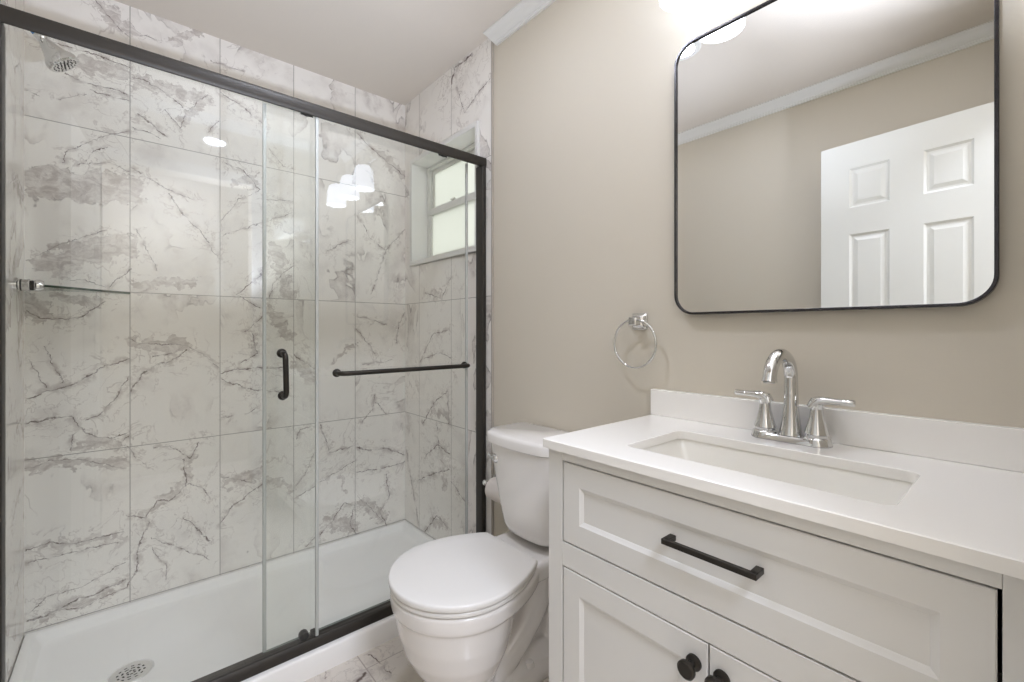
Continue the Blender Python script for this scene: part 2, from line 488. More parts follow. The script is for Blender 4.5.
def glow(name, col, strength):
    n = NB(name)
    n.set(Base_Color=(0.9, 0.88, 0.84, 1), Roughness=0.3, Emission_Color=col, Emission_Strength=strength)
    return n.m
M['shade'] = glow('lit_frosted_shade', LAMP + (1,), SHADE_GLOW)
M['bulb'] = glow('lit_bulb', LAMP + (1,), SHADE_GLOW * 1.5)

M['downlight'] = glow('lit_downlight_lens', LAMP + (1,), DOWNLIGHT_GLOW)

# ------------------------------------------------------------------ object helpers
def base_of(o):
    v = Vector((0, 0, 0))
    while o is not None:
        v += o.location
        o = o.parent
    return v

def link(name, me, parent=None, loc=None):
    o = bpy.data.objects.new(name, me)
    COL.objects.link(o)
    if parent is not None:
        o.parent = parent
    if loc is not None:
        o.location = loc
    return o

def obj(name, bm, mat, parent=None, bevel=0.0, segs=2, sharp=35, weld=True, origin=None):
    """link a bmesh (in world coordinates) as ONE mesh object"""
    if weld:
        bmesh.ops.remove_doubles(bm, verts=bm.verts, dist=1e-6)
    bmesh.ops.recalc_face_normals(bm, faces=bm.faces)
    off = base_of(parent) if parent is not None else Vector(origin or (0, 0, 0))
    bmesh.ops.translate(bm, verts=bm.verts, vec=-off)
    me = bpy.data.meshes.new(name)
    bm.to_mesh(me)
    bm.free()
    for m in (mat if isinstance(mat, (list, tuple)) else [mat]):
        me.materials.append(m)
    for p in me.polygons:
        p.use_smooth = True
    me.set_sharp_from_angle(angle=math.radians(sharp))
    o = link(name, me, parent, None if parent is not None else off)
    if bevel:
        b = o.modifiers.new('bevel', 'BEVEL')
        b.width = bevel
        b.segments = segs
        b.limit_method = 'ANGLE'
        b.angle_limit = math.radians(40)
        b.harden_normals = True
    return o

def thing(name, label, cat, loc, group=None):
    o = link(name, None, None, loc)
    o.empty_display_size = 0.05
    o['label'] = label
    o['category'] = cat
    if group:
        o['group'] = group
    return o

def tag(o, label, cat, group=None):
    o['label'] = label
    o['category'] = cat
    if group:
        o['group'] = group
    return o

def struct(o):
    o['kind'] = 'structure'
    return o

def box(bm, x0, x1, y0, y1, z0, z1, mi=0):
    vs = [bm.verts.new(p) for p in ((x0, y0, z0), (x1, y0, z0), (x1, y1, z0), (x0, y1, z0), (x0, y0, z1), (x1, y0, z1), (x1, y1, z1), (x0, y1, z1))]
    fs = []
    for q in ((3, 2, 1, 0), (4, 5, 6, 7), (0, 1, 5, 4), (1, 2, 6, 5), (2, 3, 7, 6), (3, 0, 4, 7)):
        f = bm.faces.new([vs[i] for i in q])
        f.material_index = mi
        fs.append(f)
    return fs

def B(*bx):
    bm = bmesh.new()
    for b in bx:
        box(bm, *b)
    return bm

def loft(bm, rings, cap0=True, cap1=True, mi=0):
    R = [[bm.verts.new(p) for p in r] for r in rings]
    n = len(R[0])
    for a, b in zip(R, R[1:]):
        for i in range(n):
            f = bm.faces.new((a[i], a[(i + 1) % n], b[(i + 1) % n], b[i]))
            f.material_index = mi
    if cap0:
        bm.faces.new(R[0]).material_index = mi
    if cap1:
        bm.faces.new(R[-1][::-1]).material_index = mi
    return R

def frame_at(d):
    d = Vector(d).normalized()
    up = Vector((0, 0, 1)) if abs(d.z) < 0.9 else Vector((1, 0, 0))
    s = d.cross(up).normalized()
    return s, s.cross(d).normalized()

def tube(bm, pts, r, n=16, cap=True, flat=1.0):
    pts = [Vector(p) for p in pts]
    rs = r if isinstance(r, (list, tuple)) else [r] * len(pts)
    rings = []
    s0, u0 = frame_at(pts[1] - pts[0])
    for i, p in enumerate(pts):
        d = (pts[min(i + 1, len(pts) - 1)] - pts[max(i - 1, 0)]).normalized()
        s = (s0 - d * s0.dot(d)).normalized()
        u = s.cross(d).normalized()
        s0 = s
        rings.append([p + (s * math.cos(2 * math.pi * k / n) * flat + u * math.sin(2 * math.pi * k / n)) * rs[i] for k in range(n)])
    loft(bm, rings, cap, cap)

def arc(c, a, b, t0, t1, n):
    c, a, b = Vector(c), Vector(a), Vector(b)
    return [c + a * math.cos(t0 + (t1 - t0) * i / n) + b * math.sin(t0 + (t1 - t0) * i / n) for i in range(n + 1)]

def lathe(bm, prof, c, axis=(0, 0, 1), n=32, mi=0):
    """prof: (radius, height along axis) pairs; radius 0 closes the end"""
    c = Vector(c)
    d = Vector(axis).normalized()
    s, u = frame_at(d)
    prev = None
    for r, h in prof:
        if r <= 1e-6:
            cur = [bm.verts.new(c + d * h)]
        else:
            cur = [bm.verts.new(c + d * h + (s * math.cos(2 * math.pi * k / n) + u * math.sin(2 * math.pi * k / n)) * r) for k in range(n)]
        if prev is not None:
            for k in range(n):
                k2 = (k + 1) % n
                if len(prev) == 1 and len(cur) > 1:
                    f = bm.faces.new((prev[0], cur[k], cur[k2]))
                elif len(cur) == 1 and len(prev) > 1:
                    f = bm.faces.new((prev[k], cur[0], prev[k2]))
                elif len(cur) > 1:
                    f = bm.faces.new((prev[k], prev[k2], cur[k2], cur[k]))
                else:
                    continue
                f.material_index = mi
        prev = cur

def rrect(cx, cy, hx, hy, r, n=6):
    pts = []
    r = min(r, hx - 1e-4, hy - 1e-4)
    for k, (sx, sy) in enumerate(((1, 1), (-1, 1), (-1, -1), (1, -1))):
        for i in range(n + 1):
            t = math.pi / 2 * (k + i / n)
            pts.append((cx + sx * (hx - r) + r * math.cos(t), cy + sy * (hy - r) + r * math.sin(t)))
    return pts

def prism(bm, poly, axis, lo, hi, mi=0):
    """extrude a 2-D polygon along x, y or z"""
    f = {'x': lambda p, t: (t, p[0], p[1]), 'y': lambda p, t: (p[0], t, p[1]), 'z': lambda p, t: (p[0], p[1], t)}[axis]
    loft(bm, [[f(p, lo) for p in poly], [f(p, hi) for p in poly]], mi=mi)

# ------------------------------------------------------------------ the room
XW, XT, YB = 1.213, 1.205, 2.335        # painted right wall, tiled right wall, tiled back wall
XL, XS = -0.39, -0.275                  # painted left wall, tiled left wall of the shower
YF, YS = -0.05, 1.549                   # front wall (doorway), front of the shower tray

floor = struct(obj('floor', B((XL - 0.1, XW + 0.12, -1.5, YB + 0.1, -0.08, 0)), M['tile_floor']))
ceiling = struct(obj('ceiling', B((XL - 0.1, XW + 0.12, -1.5, YB + 0.1, CEIL, CEIL + 0.08)), M['ceiling']))
struct(obj('wall_back', B((XS - 0.01, XT + 0.1, YB, YB + 0.1, 0, CEIL)), M['tile_back']))
struct(obj('wall_right', B((XW, XW + 0.12, YF - 0.11, 1.536, 0, CEIL)), M['paint']))
WY0, WY1, WZ0, WZ1 = 1.634, 2.244, 1.519, 2.075      # window opening
struct(obj('wall_right_tiled', B((XT, XW + 0.12, 1.536, WY0, 0, CEIL), (XT, XW + 0.12, WY1, YB, 0, CEIL),
                                 (XT, XW + 0.12, WY0, WY1, 0, WZ0), (XT, XW + 0.12, WY0, WY1, WZ1, CEIL)), M['tile_right']))
struct(obj('wall_left', B((XL - 0.1, XL, YF - 0.11, YS, 0, CEIL)), M['paint']))
struct(obj('wall_left_tiled', B((XL - 0.1, XS, YS + 0.002, YB, 0, CEIL)), M['tile_left']))
struct(obj('wall_front', B((XL, -0.10, YF - 0.11, YF, 0, CEIL), (0.60, XW, YF - 0.11, YF, 0, CEIL), (-0.10, 0.60, YF - 0.11, YF, 2.06, CEIL)), M['paint']))
struct(obj('wall_hall_left', B((XL - 0.1, XL, -1.5, YF - 0.11, 0, CEIL)), M['paint']))
struct(obj('wall_hall_right', B((XW, XW + 0.12, -1.5, YF - 0.11, 0, CEIL)), M['paint']))
struct(obj('wall_hall_end', B((XL, XW, -1.5, -1.4, 0, CEIL)), M['paint']))

# crown moulding: profile (distance from wall, height below ceiling)
CR = [(0, 0), (0.047, 0), (0.047, 0.006), (0.041, 0.010), (0.034, 0.018), (0.030, 0.028), (0.022, 0.038), (0.014, 0.044), (0.014, 0.048), (0.009, 0.051), (0.009, 0.058), (0, 0.058)]
def crown(name, x, sgn, y0, y1, cut):
    bm = bmesh.new()
    a = [(x + sgn * d, y0, CEIL - h) for d, h in CR]
    b = [(x + sgn * d, y1 + cut * (1 - h / 0.058), CEIL - h) for d, h in CR]
    loft(bm, [a, b])
    return struct(obj(name, bm, M['trim'], sharp=50))
crown('trim_1', XW, -1, YF, 1.507, 0.042)
crown('trim_2', XL, 1, YF, YS, 0.0)
bm = bmesh.new()
loft(bm, [[(x, YF + d, CEIL - h) for d, h in CR] for x in (XL + 0.047, XW - 0.047)])
struct(obj('trim_3', bm, M['trim'], sharp=50))
struct(obj('trim_4', B((XT - 0.002, XW + 0.001, 1.529, 1.5362, 0.08, CEIL - 0.003)), M['caulk'], bevel=0.001))
# casing round the doorway
struct(obj('trim_5', B((-0.16, -0.10, YF, YF + 0.014, 0, 2.12), (0.60, 0.66, YF, YF + 0.014, 0, 2.12), (-0.10, 0.60, YF, YF + 0.014, 2.06, 2.12)), M['trim'], bevel=0.003))
def baseboard(name, x0, x1, y0, y1):
    struct(obj(name, B((x0, x1, y0, y1, 0, 0.085)), M['trim'], bevel=0.004))
baseboard('baseboard_right', XW - 0.013, XW, 0.737, 1.527)
baseboard('baseboard_left', XL, XL + 0.013, YF, YS)

# window in the shower wall
win = struct(thing('window_1', 'small white sash window with obscure glass set in the tiled shower wall', 'window', (XT, 1.968, WZ0)))
def ring_yz(bm, x0, x1, y0, y1, z0, z1, t):
    box(bm, x0, x1, y0, y0 + t, z0, z1)
    box(bm, x0, x1, y1 - t, y1, z0, z1)
    box(bm, x0, x1, y0 + t, y1 - t, z0, z0 + t)
    box(bm, x0, x1, y0 + t, y1 - t, z1 - t, z1)
bm = bmesh.new()
ring_yz(bm, XT - 0.014, XT + 0.0, WY0 - 0.014, WY1 + 0.014, WZ0 - 0.014, WZ1 + 0.014, 0.020)
ring_yz(bm, XT - 0.014, XT + 0.10, WY0, WY1, WZ0, WZ1, 0.010)
obj('casing', bm, M['trim'], win, bevel=0.003)
bm = bmesh.new()
ring_yz(bm, XT + 0.085, XT + 0.127, WY0 + 0.010, WY1 - 0.010, WZ0 + 0.010, WZ1 - 0.010, 0.015)
box(bm, XT + 0.088, XT + 0.094, WY1 - 0.036, WY1 - 0.030, 1.70, 2.03)
obj('window_frame', bm, M['vinyl'], win, bevel=0.002)
ym0, ym1, zm = WY0 + 0.024, WY1 - 0.024, 1.805
for nm, xo, za, zb in (('upper_sash', 0.108, zm - 0.016, WZ1 - 0.024), ('lower_sash', 0.092, WZ0 + 0.024, zm + 0.026)):
    bm = bmesh.new()
    ring_yz(bm, XT + xo, XT + xo + 0.016, ym0, ym1, za, zb, 0.024)
    if nm == 'lower_sash':
        box(bm, XT + xo - 0.004, XT + xo, ym0, ym1, zb - 0.040, zb - 0.004)
    s = obj(nm, bm, M['vinyl'], win, bevel=0.002)
    obj('pane', B((XT + xo + 0.006, XT + xo + 0.010, ym0 + 0.020, ym1 - 0.020, za + 0.020, zb - 0.020)), M['frosted'], s)
    if nm == 'lower_sash':
        bm = bmesh.new()
        lathe(bm, [(0, 0), (0.012, 0), (0.012, 0.008), (0.006, 0.012), (0, 0.012)], (XT + 0.094, 1.98, zb), n=16)
        box(bm, XT + 0.086, XT + 0.092, 1.96, 2.0, zb + 0.004, zb + 0.010)
        obj('sash_lock', bm, M['vinyl'], s, bevel=0.001)

# six-panel door, swung open beside the camera and seen in the mirror
door = struct(thing('door_1', 'white six-panel door standing open, seen in the mirror', 'door', (-0.103, 0.02, 0)))
DW, DH, DT = 0.65, 2.012, 0.034
bm = bmesh.new()
box(bm, 0.002, DW - 0.002, -DT + 0.008, -0.008, 0.012, DH - 0.002)
cols = [(0.0, 0.128), (0.276, 0.388), (0.536, DW)]
rows = [(0.010, 0.22), (0.72, 0.88), (1.590, 1.712), (1.893, DH)]
for a, b in cols:
    box(bm, a, b, -DT, 0, 0.010, DH)
for a, b in rows:
    for (x0, x1) in ((0.128, 0.276), (0.388, 0.536)):
        box(bm, x0, x1, -DT, 0, a, b)
for (x0, x1) in ((0.128, 0.276), (0.388, 0.536)):
    for (r0, r1) in zip(rows, rows[1:]):
        z0, z1 = r0[1], r1[0]
        for y, s in ((0, 1), (-DT, -1)):
            def rc(i, d):
                return [(x0 + i, y - s * d, z0 + i), (x1 - i, y - s * d, z0 + i), (x1 - i, y - s * d, z1 - i), (x0 + i, y - s * d, z1 - i)]
            loft(bm, [rc(0, 0), rc(0.010, 0.009), rc(0.014, 0.009), rc(0.032, 0.002)], cap0=False)
slab = obj('door_slab', bm, M['door'], None, weld=False, sharp=20)
slab.parent = door
for k in (0.25, 1.02, 1.78):
    bm = bmesh.new()
    tube(bm, [(-0.004, 0.004, k - 0.045), (-0.004, 0.004, k + 0.045)], 0.006, 12)
    h = obj('hinge', bm, M['brass'], None)
    h.parent = door
# hinge line towards the doorway; the room-side face looks at the mirror (+X)
ang = math.atan2(0.666 - 0.02, -0.168 - (-0.103))
door.rotation_euler = (0, 0, ang)
# local +y must point to the room side (+X): mirror the slab's thickness direction
for ch in door.children:
    ch.scale = (1, -1, 1)
    ch.data.transform(Matrix.Diagonal((1, -1, 1, 1)))
    ch.scale = (1, 1, 1)
    ch.data.flip_normals()

# ------------------------------------------------------------------ shower tray
def tray_mesh():
    bm = bmesh.new()
    zr = lambda y: 0.0765 - (y - YS) / (YB - YS) * 0.0070
    def ring(l, r, f, b, rad, z):
        x0, x1, y0, y1 = XS + l, XT - r, YS + f, YB - b
        return [(x, y, z(y) if callable(z) else z) for x, y in rrect((x0 + x1) / 2, (y0 + y1) / 2, (x1 - x0) / 2, (y1 - y0) / 2, rad)]
    rings = [ring(0.001, 0.001, 0, 0.001, 0.003, 0.0), ring(0.001, 0.001, 0, 0.001, 0.003, lambda y: zr(y) - 0.008),
             ring(0.003, 0.003, 0.003, 0.003, 0.004, lambda y: zr(y) - 0.002), ring(0.008, 0.008, 0.009, 0.006, 0.006, zr),
             ring(0.030, 0.030, 0.090, 0.034, 0.02, zr), ring(0.034, 0.034, 0.095, 0.038, 0.02, lambda y: zr(y) - 0.003),
             ring(0.048, 0.048, 0.110, 0.054, 0.03, 0.046), ring(0.056, 0.056, 0.118, 0.062, 0.03, 0.0425), ring(0.085, 0.085, 0.145, 0.092, 0.04, 0.040)]
    c = (0.011, 1.913)
    for r, z in ((0.066, 0.0330), (0.060, 0.0325), (0.058, 0.0290)):
        k = rrect(c[0], c[1], r, r, r, 6)
        rings.append([(x, y, z) for x, y in k])
    loft(bm, rings)
    return bm
tray = tag(obj('shower_tray', tray_mesh(), M['acrylic'], sharp=45, origin=(0.465, 1.94, 0)), 'low white acrylic shower tray filling the tiled alcove', 'shower tray')
def drain_mesh(c, z, R):
    bm = bmesh.new()
    rs = [0.0, 0.006, 0.013, 0.019, 0.025, 0.031, 0.037, 0.043, R - 0.003, R]
    n = 48
    rows_ = []
    for r in rs:
        rows_.append([bm.verts.new((c[0] + r * math.cos(2 * math.pi * k / n), c[1] + r * math.sin(2 * math.pi * k / n), z + (0.0006 if r < R - 0.001 else -0.002))) for k in range(n)] if r else [bm.verts.new((c[0], c[1], z + 0.0006))])
    for i in range(len(rs) - 1):
        for k in range(n):
            k2 = (k + 1) % n
            if i in (1, 3, 5) and (k // 2) % (4 if i == 1 else 3 if i == 3 else 2) != 0:
                continue
            if i == 0:
                bm.faces.new((rows_[0][0], rows_[1][k], rows_[1][k2]))
            else:
                bm.faces.new((rows_[i][k], rows_[i + 1][k], rows_[i + 1][k2], rows_[i][k2]))
    bm.normal_update()
    bmesh.ops.solidify(bm, geom=list(bm.faces), thickness=0.0012)
    return bm
dr = obj('drain_cover', drain_mesh((0.011, 1.913), 0.0322, 0.056), M['steel'], tray, weld=False)
for p_ in dr.data.polygons:
    p_.use_smooth = False
dr['label'] = 'round brushed steel drain cover with rings of slots'
bm = bmesh.new()
lathe(bm, [(0, 0), (0.050, 0), (0.050, 0.0006), (0, 0.0006)], (0.011, 1.913, 0.0293), n=32)
obj('drain_shade_disc', bm, M['drain_shade'], dr)  # flat disc under the slots, the drain's shade put into its colour

# ------------------------------------------------------------------ sliding shower door
sd = thing('sliding_shower_door', 'sliding glass shower door in a dark bronze metal frame', 'shower door', (0.465, 1.60, 0.076))
bm = bmesh.new()
prism(bm, [(1.578, 1.9085), (1.5745, 1.907), (1.572, 1.903), (1.5705, 1.894), (1.5705, 1.880), (1.572, 1.871), (1.575, 1.8665), (1.579, 1.866), (1.634, 1.895), (1.636, 1.898), (1.636, 1.9065), (1.634, 1.9085)], 'x', XS + 0.001, XT - 0.001)
obj('header_rail', bm, M['bronze'], sd, sharp=30)
bm = bmesh.new()
prism(bm, [(1.569, 0.0768), (1.637, 0.0768), (1.637, 0.096), (1.630, 0.101), (1.600, 0.101), (1.598, 0.106), (1.586, 0.109), (1.579, 0.108), (1.572, 0.097)], 'x', XS + 0.001, XT - 0.001)
obj('bottom_track', bm, M['bronze'], sd, bevel=0.001)
for x0, x1 in ((XS + 0.001, XS + 0.0535), (XT - 0.023, XT - 0.001)):
    bm = bmesh.new()
    pr = rrect((x0 + x1) / 2, 1.598, (x1 - x0) / 2, 0.026, 0.006, 4)
    prism(bm, pr, 'z', 0.104, 1.872)
    obj('jamb', bm, M['bronze'], sd, sharp=30)
bm = bmesh.new()
lathe(bm, [(0, -0.012), (0.013, -0.012), (0.015, -0.008), (0.015, 0.008), (0.013, 0.012), (0, 0.012)], (0.452, 1.601, 0.119), (0, 1, 0), 20)
box(bm, 0.475, 0.500, 1.594, 1.610, 0.100, 0.123)
obj('door_guide', bm, M['rubber'], sd, bevel=0.001)
def pane_obj(x0, x1, y):
    bm = bmesh.new()
    for f in box(bm, x0, x1, y - 0.003, y + 0.003, 0.106, 1.884):
        n = f.normal if f.normal.length else None
        f.normal_update()
        if abs(f.normal.y) < 0.5:
            f.material_index = 1
    return obj('glass_panel', bm, [M['glass'], M['glass_edge']], sd)
def pull_tube(ends, stand, r, rc, y):
    """bar on two glass mounts; ends are (x, z) on the glass, stand the offset to the room"""
    bm = bmesh.new()
    (xa, za), (xb, zb) = ends
    d = Vector((xb - xa, 0, zb - za)).normalized()
    A, Bv = Vector((xa, y, za)), Vector((xb, y, zb))
    o = Vector((0, -1, 0))
    pts = [A, A + o * (stand - rc)] + [A + o * (stand - rc) + d * rc + (-d * rc) * math.cos(t) + o * rc * math.sin(t) for t in [math.pi / 2 * i / 6 for i in range(1, 7)]]
    e = [Bv + o * (stand - rc) - d * rc + (d * rc) * math.cos(t) + o * rc * math.sin(t) for t in [math.pi / 2 * i / 6 for i in range(6, 0, -1)]]
    pts += e + [Bv + o * (stand - rc), Bv]
    tube(bm, pts, r, 16)
    for P in (A, Bv):
        lathe(bm, [(0, 0), (r * 1.75, 0), (r * 1.75, 0.004), (r * 1.5, 0.008), (r * 1.0, 0.010)], P, (0, -1, 0), 20)
    return bm
gp = pane_obj(XS + 0.030, 0.494, 1.586)
ph = obj('pull_handle', pull_tube([(0.380, 1.071), (0.383, 0.934)], 0.046, 0.0085, 0.020, 1.583), M['black'], gp)
ph['label'] = 'short black vertical pull handle'
bm = bmesh.new()
gp2 = pane_obj(0.333, 1.132, 1.616)
tb = obj('towel_bar', pull_tube([(0.566, 0.994), (1.112, 0.996)], 0.048, 0.0085, 0.022, 1.613), M['black'], gp2)
for par, x, y in ((gp, 0.494, 1.586), (gp2, 0.333, 1.616), (gp2, 1.132, 1.616)):
    sgn = -1 if x > 0.4 else 1
    xa, xb = sorted((x + sgn * 0.009, x - sgn * 0.001))
    bm = bmesh.new()
    prism(bm, rrect((xa + xb) / 2, y, (xb - xa) / 2, 0.0052, 0.002, 3), 'z', 0.110, 1.875)
    obj('edge_seal', bm, M['seal'], par, sharp=40)
tb['label'] = 'long black horizontal towel bar'
for x in (0.468, 1.010):
    bm = bmesh.new()
    lathe(bm, [(0, -0.006), (0.016, -0.006), (0.018, 0), (0.016, 0.006), (0, 0.006)], (x, 1.616, 1.893), (0, 1, 0), 20)
    box(bm, x - 0.02, x + 0.02, 1.6195, 1.623, 1.8795, 1.892)
    obj('roller', bm, M['rubber'], gp2)

# ------------------------------------------------------------------ shower head and corner shelf
sh = thing('shower_sprayer', 'chrome shower head on a short arm high on the left shower wall', 'shower head', (XS, 1.95, 2.075))
bm = bmesh.new()
lathe(bm, [(0, 0), (0.030, 0), (0.030, 0.003), (0.024, 0.010), (0.013, 0.014), (0, 0.014)], (XS, 1.95, 2.075), (1, 0, 0), 28)
obj('wall_flange', bm, M['chrome'], sh)
bm = bmesh.new()
p = [Vector((XS + 0.002, 1.95, 2.075)), Vector((XS + 0.028, 1.95, 2.075))] + arc((XS + 0.028, 1.95, 2.045), (0, 0, 0.030), (0.030, 0, 0), 0.15, 0.85, 6) + [Vector((-0.207, 1.95, 2.043))]
tube(bm, p, 0.0105, 16)
obj('shower_arm', bm, M['chrome'], sh)
ax = Vector((0.62, 0, -0.78)).normalized()
bm = bmesh.new()
lathe(bm, [(0.0118, -0.007), (0.0125, -0.006), (0.0125, 0.006), (0.0118, 0.007)], Vector((-0.207, 1.95, 2.043)) + ax * 0.001, ax, 18)
obj('thread_tape', bm, M['tape'], sh)
c0 = Vector((-0.202, 1.95, 2.036))
bm = bmesh.new()
lathe(bm, [(0, 0), (0.013, 0), (0.0145, 0.004), (0.0145, 0.016), (0.012, 0.020), (0.016, 0.026), (0.023, 0.045), (0.032, 0.064), (0.039, 0.073), (0.0415, 0.080), (0.0415, 0.090), (0.038, 0.094), (0, 0.092)], c0, ax, 36)
head = obj('spray_head', bm, M['chrome'], sh)
bm = bmesh.new()
s_, u_ = frame_at(ax)
for r, n in ((0.0, 1), (0.010, 6), (0.020, 12), (0.030, 18)):
    for k in range(n):
        t = 2 * math.pi * k / n
        lathe(bm, [(0, 0), (0.0024, 0), (0.002, 0.003), (0, 0.003)], c0 + ax * 0.0915 + (s_ * math.cos(t) + u_ * math.sin(t)) * r, ax, 6)
obj('nozzles', bm, M['rubber'], head)

cs = thing('corner_shelf', 'clear glass corner shelf on a chrome wall clamp in the shower', 'shelf', (XS, YB, 1.29))
bm = bmesh.new()
tri = [(XS + 0.001, YB - 0.001), (XS + 0.001, 2.172), (-0.240, 2.160), (-0.213, 2.138), (0.012, YB - 0.001)]
prism(bm, tri, 'z', 1.289, 1.297)
for f in bm.faces:
    f.normal_update()
    if abs(f.normal.z) < 0.5:
        f.material_index = 1
obj('glass_plate', bm, [M['shelf_glass'], M['shelf_edge']], cs)
for c, d in (((XS, 2.150, 1.293), (1, 0, 0)), ((-0.06, YB, 1.293), (0, -1, 0)))[:1]:
    bm = bmesh.new()
    lathe(bm, [(0, 0), (0.0235, 0), (0.0235, 0.006), (0.0185, 0.009), (0.0185, 0.028), (0.0205, 0.031), (0.0205, 0.035), (0.014, 0.037), (0.014, 0.043), (0.0195, 0.046), (0.0200, 0.057), (0.015, 0.067), (0, 0.070)], c, d, 28)
    cl = obj('clamp', bm, M['chrome'], cs)
    for h0, h1, r_ in ((0.0125, 0.0165, 0.0190), (0.0375, 0.0425, 0.0165)):
        bm = bmesh.new()
        lathe(bm, [(0.010, h0), (r_, h0), (r_, h1), (0.010, h1), (0.010, h0)], c, d, 28)
        obj('gasket', bm, M['rubber'], cl)

# ------------------------------------------------------------------ toilet
TC = 1.152
to = thing('toilet', 'white two-piece toilet with closed lid between the shower and the vanity', 'toilet', (0.88, TC, 0))
def egg(u0, um, w, u1, wb, z, n=40, tail=2.0):
    """outline of the bowl seen from above: round front at u0, widest at um, straight back edge at u1"""
    pts = []
    for i in range(n):
        t = math.pi * i / (n - 1) - math.pi / 2          # -90..90: around the front
        pts.append((um - (um - u0) * math.cos(t), TC + w * math.sin(t), z))
    k = 10
    for i in range(1, k):                                # +v side going back
        f = i / k
        pts.append((um + (u1 - um) * f, TC + w + (wb - w) * f ** tail, z))
    for i in range(0, k + 1):
        f = i / k
        pts.append((u1, TC + wb - 2 * wb * f, z))
    for i in range(1, k):
        f = 1 - i / k
        pts.append((um + (u1 - um) * f, TC - (w + (wb - w) * f ** tail), z))
    return pts
bm = bmesh.new()
# bowl: from the foot up to the rim
loft(bm, [egg(0.668, 0.80, 0.108, 0.90, 0.085, 0.0), egg(0.664, 0.80, 0.110, 0.90, 0.085, 0.015), egg(0.676, 0.79, 0.104, 0.88, 0.065, 0.06), egg(0.668, 0.785, 0.114, 0.885, 0.055, 0.105),
          egg(0.634, 0.775, 0.145, 0.905, 0.055, 0.155), egg(0.608, 0.770, 0.168, 0.930, 0.055, 0.205), egg(0.592, 0.768, 0.181, 0.950, 0.055, 0.26), egg(0.583, 0.768, 0.188, 0.965, 0.058, 0.31), egg(0.580, 0.768, 0.191, 0.970, 0.060, 0.334)])
loft(bm, [egg(0.585, 0.768, 0.188, 0.985, 0.120, 0.330), egg(0.572, 0.768, 0.199, 0.990, 0.130, 0.335),
          egg(0.570, 0.768, 0.201, 0.995, 0.130, 0.376), egg(0.574, 0.768, 0.197, 0.995, 0.128, 0.382)])
# deck behind the bowl that carries the tank
loft(bm, [[(x, y, z) for x, y in rrect(1.068, TC, 0.118, h, 0.03)] for z, h in ((0.334, 0.118), (0.342, 0.128), (0.386, 0.130), (0.398, 0.122))])
loft(bm, [[(x, y, z) for x, y in rrect(xc, TC, hx, h, 0.03)] for z, xc, hx, h in ((0.20, 1.06, 0.05, 0.05), (0.29, 1.05, 0.09, 0.07), (0.345, 1.05, 0.11, 0.10))])
# trapway bulging on both sides, and the foot
for s in (-1, 1):
    tp = [(0.80, 0.045), (0.86, 0.070), (0.915, 0.098), (0.965, 0.137), (1.015, 0.187), (1.055, 0.245), (1.078, 0.305), (1.085, 0.345)]
    tube(bm, [(x, TC + s * 0.052, z + 0.005) for x, z in tp], [0.040, 0.046, 0.048, 0.049, 0.050, 0.052, 0.052, 0.050], 16)
    tp = [(1.110, 0.34), (1.138, 0.28), (1.145, 0.20), (1.135, 0.12), (1.125, 0.02)]
    tube(bm, [(x, TC + s * 0.045, z) for x, z in tp], [0.045, 0.047, 0.047, 0.048, 0.050], 16)
loft(bm, [[(x, y, z) for x, y in rrect(0.955, TC, hx, hy, 0.06)] for z, hx, hy in ((0.0, 0.225, 0.114), (0.028, 0.224, 0.114), (0.062, 0.212, 0.104), (0.098, 0.200, 0.062))])
loft(bm, [[(x, y, z) for x, y in rrect(1.00, TC, hx, hy, 0.02)] for z, hx, hy in ((0.03, 0.14, 0.040), (0.33, 0.10, 0.040))])
bowl = obj('bowl', bm, M['ceramic'], to, weld=False, sharp=80)
rm = bowl.modifiers.new('remesh', 'REMESH')
rm.mode = 'VOXEL'
rm.voxel_size = 0.0052
rm.use_smooth_shade = True
sm = bowl.modifiers.new('smooth', 'SMOOTH')
sm.factor = 0.5
sm.iterations = 6
for s in (-1, 1):
    bm = bmesh.new()
    lathe(bm, [(0, 0), (0.016, 0), (0.016, 0.006), (0.012, 0.016), (0, 0.019)], (0.985, TC + s * 0.094, 0.062), n=20)
    obj('bolt_cap', bm, M['ceramic'], to)
def slab_egg(z0, z1, grow, r=0.004):
    bm = bmesh.new()
    e = lambda g, z: egg(0.565 - g, 0.770, 0.205 + g, 0.985 + g * 0.5, 0.132 + g, z)
    loft(bm, [e(grow - r, z0), e(grow - r * 0.3, z0 + r * 0.3), e(grow, z0 + r), e(grow, z1 - r), e(grow - r * 0.3, z1 - r * 0.3), e(grow - r, z1)])
    return bm
obj('seat', slab_egg(0.3845, 0.3985, -0.004), M['seat'], to, sharp=50)
bm = bmesh.new()
e = lambda g, z: egg(0.565 + g, 0.770, 0.205 - g, 0.985 - g * 0.5, 0.132 - g * 0.8, z)
loft(bm, [e(0.004, 0.4025), e(0.001, 0.4035), e(0.0, 0.408), e(0.0005, 0.4160), e(0.0025, 0.4190), e(0.007, 0.4202), e(0.05, 0.4208)])
obj('lid', bm, M['seat'], to, sharp=50)
for s in (-1, 1):
    bm = bmesh.new()
    tube(bm, [(0.992, TC + s * 0.075 - 0.022, 0.404), (0.992, TC + s * 0.075 + 0.022, 0.404)], 0.0095, 16)
    box(bm, 0.984, 1.004, TC + s * 0.075 - 0.018, TC + s * 0.075 + 0.018, 0.384, 0.404)
    obj('seat_hinge', bm, M['seat'], to, bevel=0.002)
def tank_ring(z, uf, ub, h, bow, r):
    pts = []
    for x, y in rrect((uf + ub) / 2, TC, (ub - uf) / 2, h, r, 8):
        f = max(0.0, 1 - ((y - TC) / h) ** 2)
        g = max(0.0, min(1.0, (ub - 0.03 - x) / (ub - uf - 0.03)))
        pts.append((x - bow * f * g, y, z))
    return pts
def subdiv_ring(r):
    return r
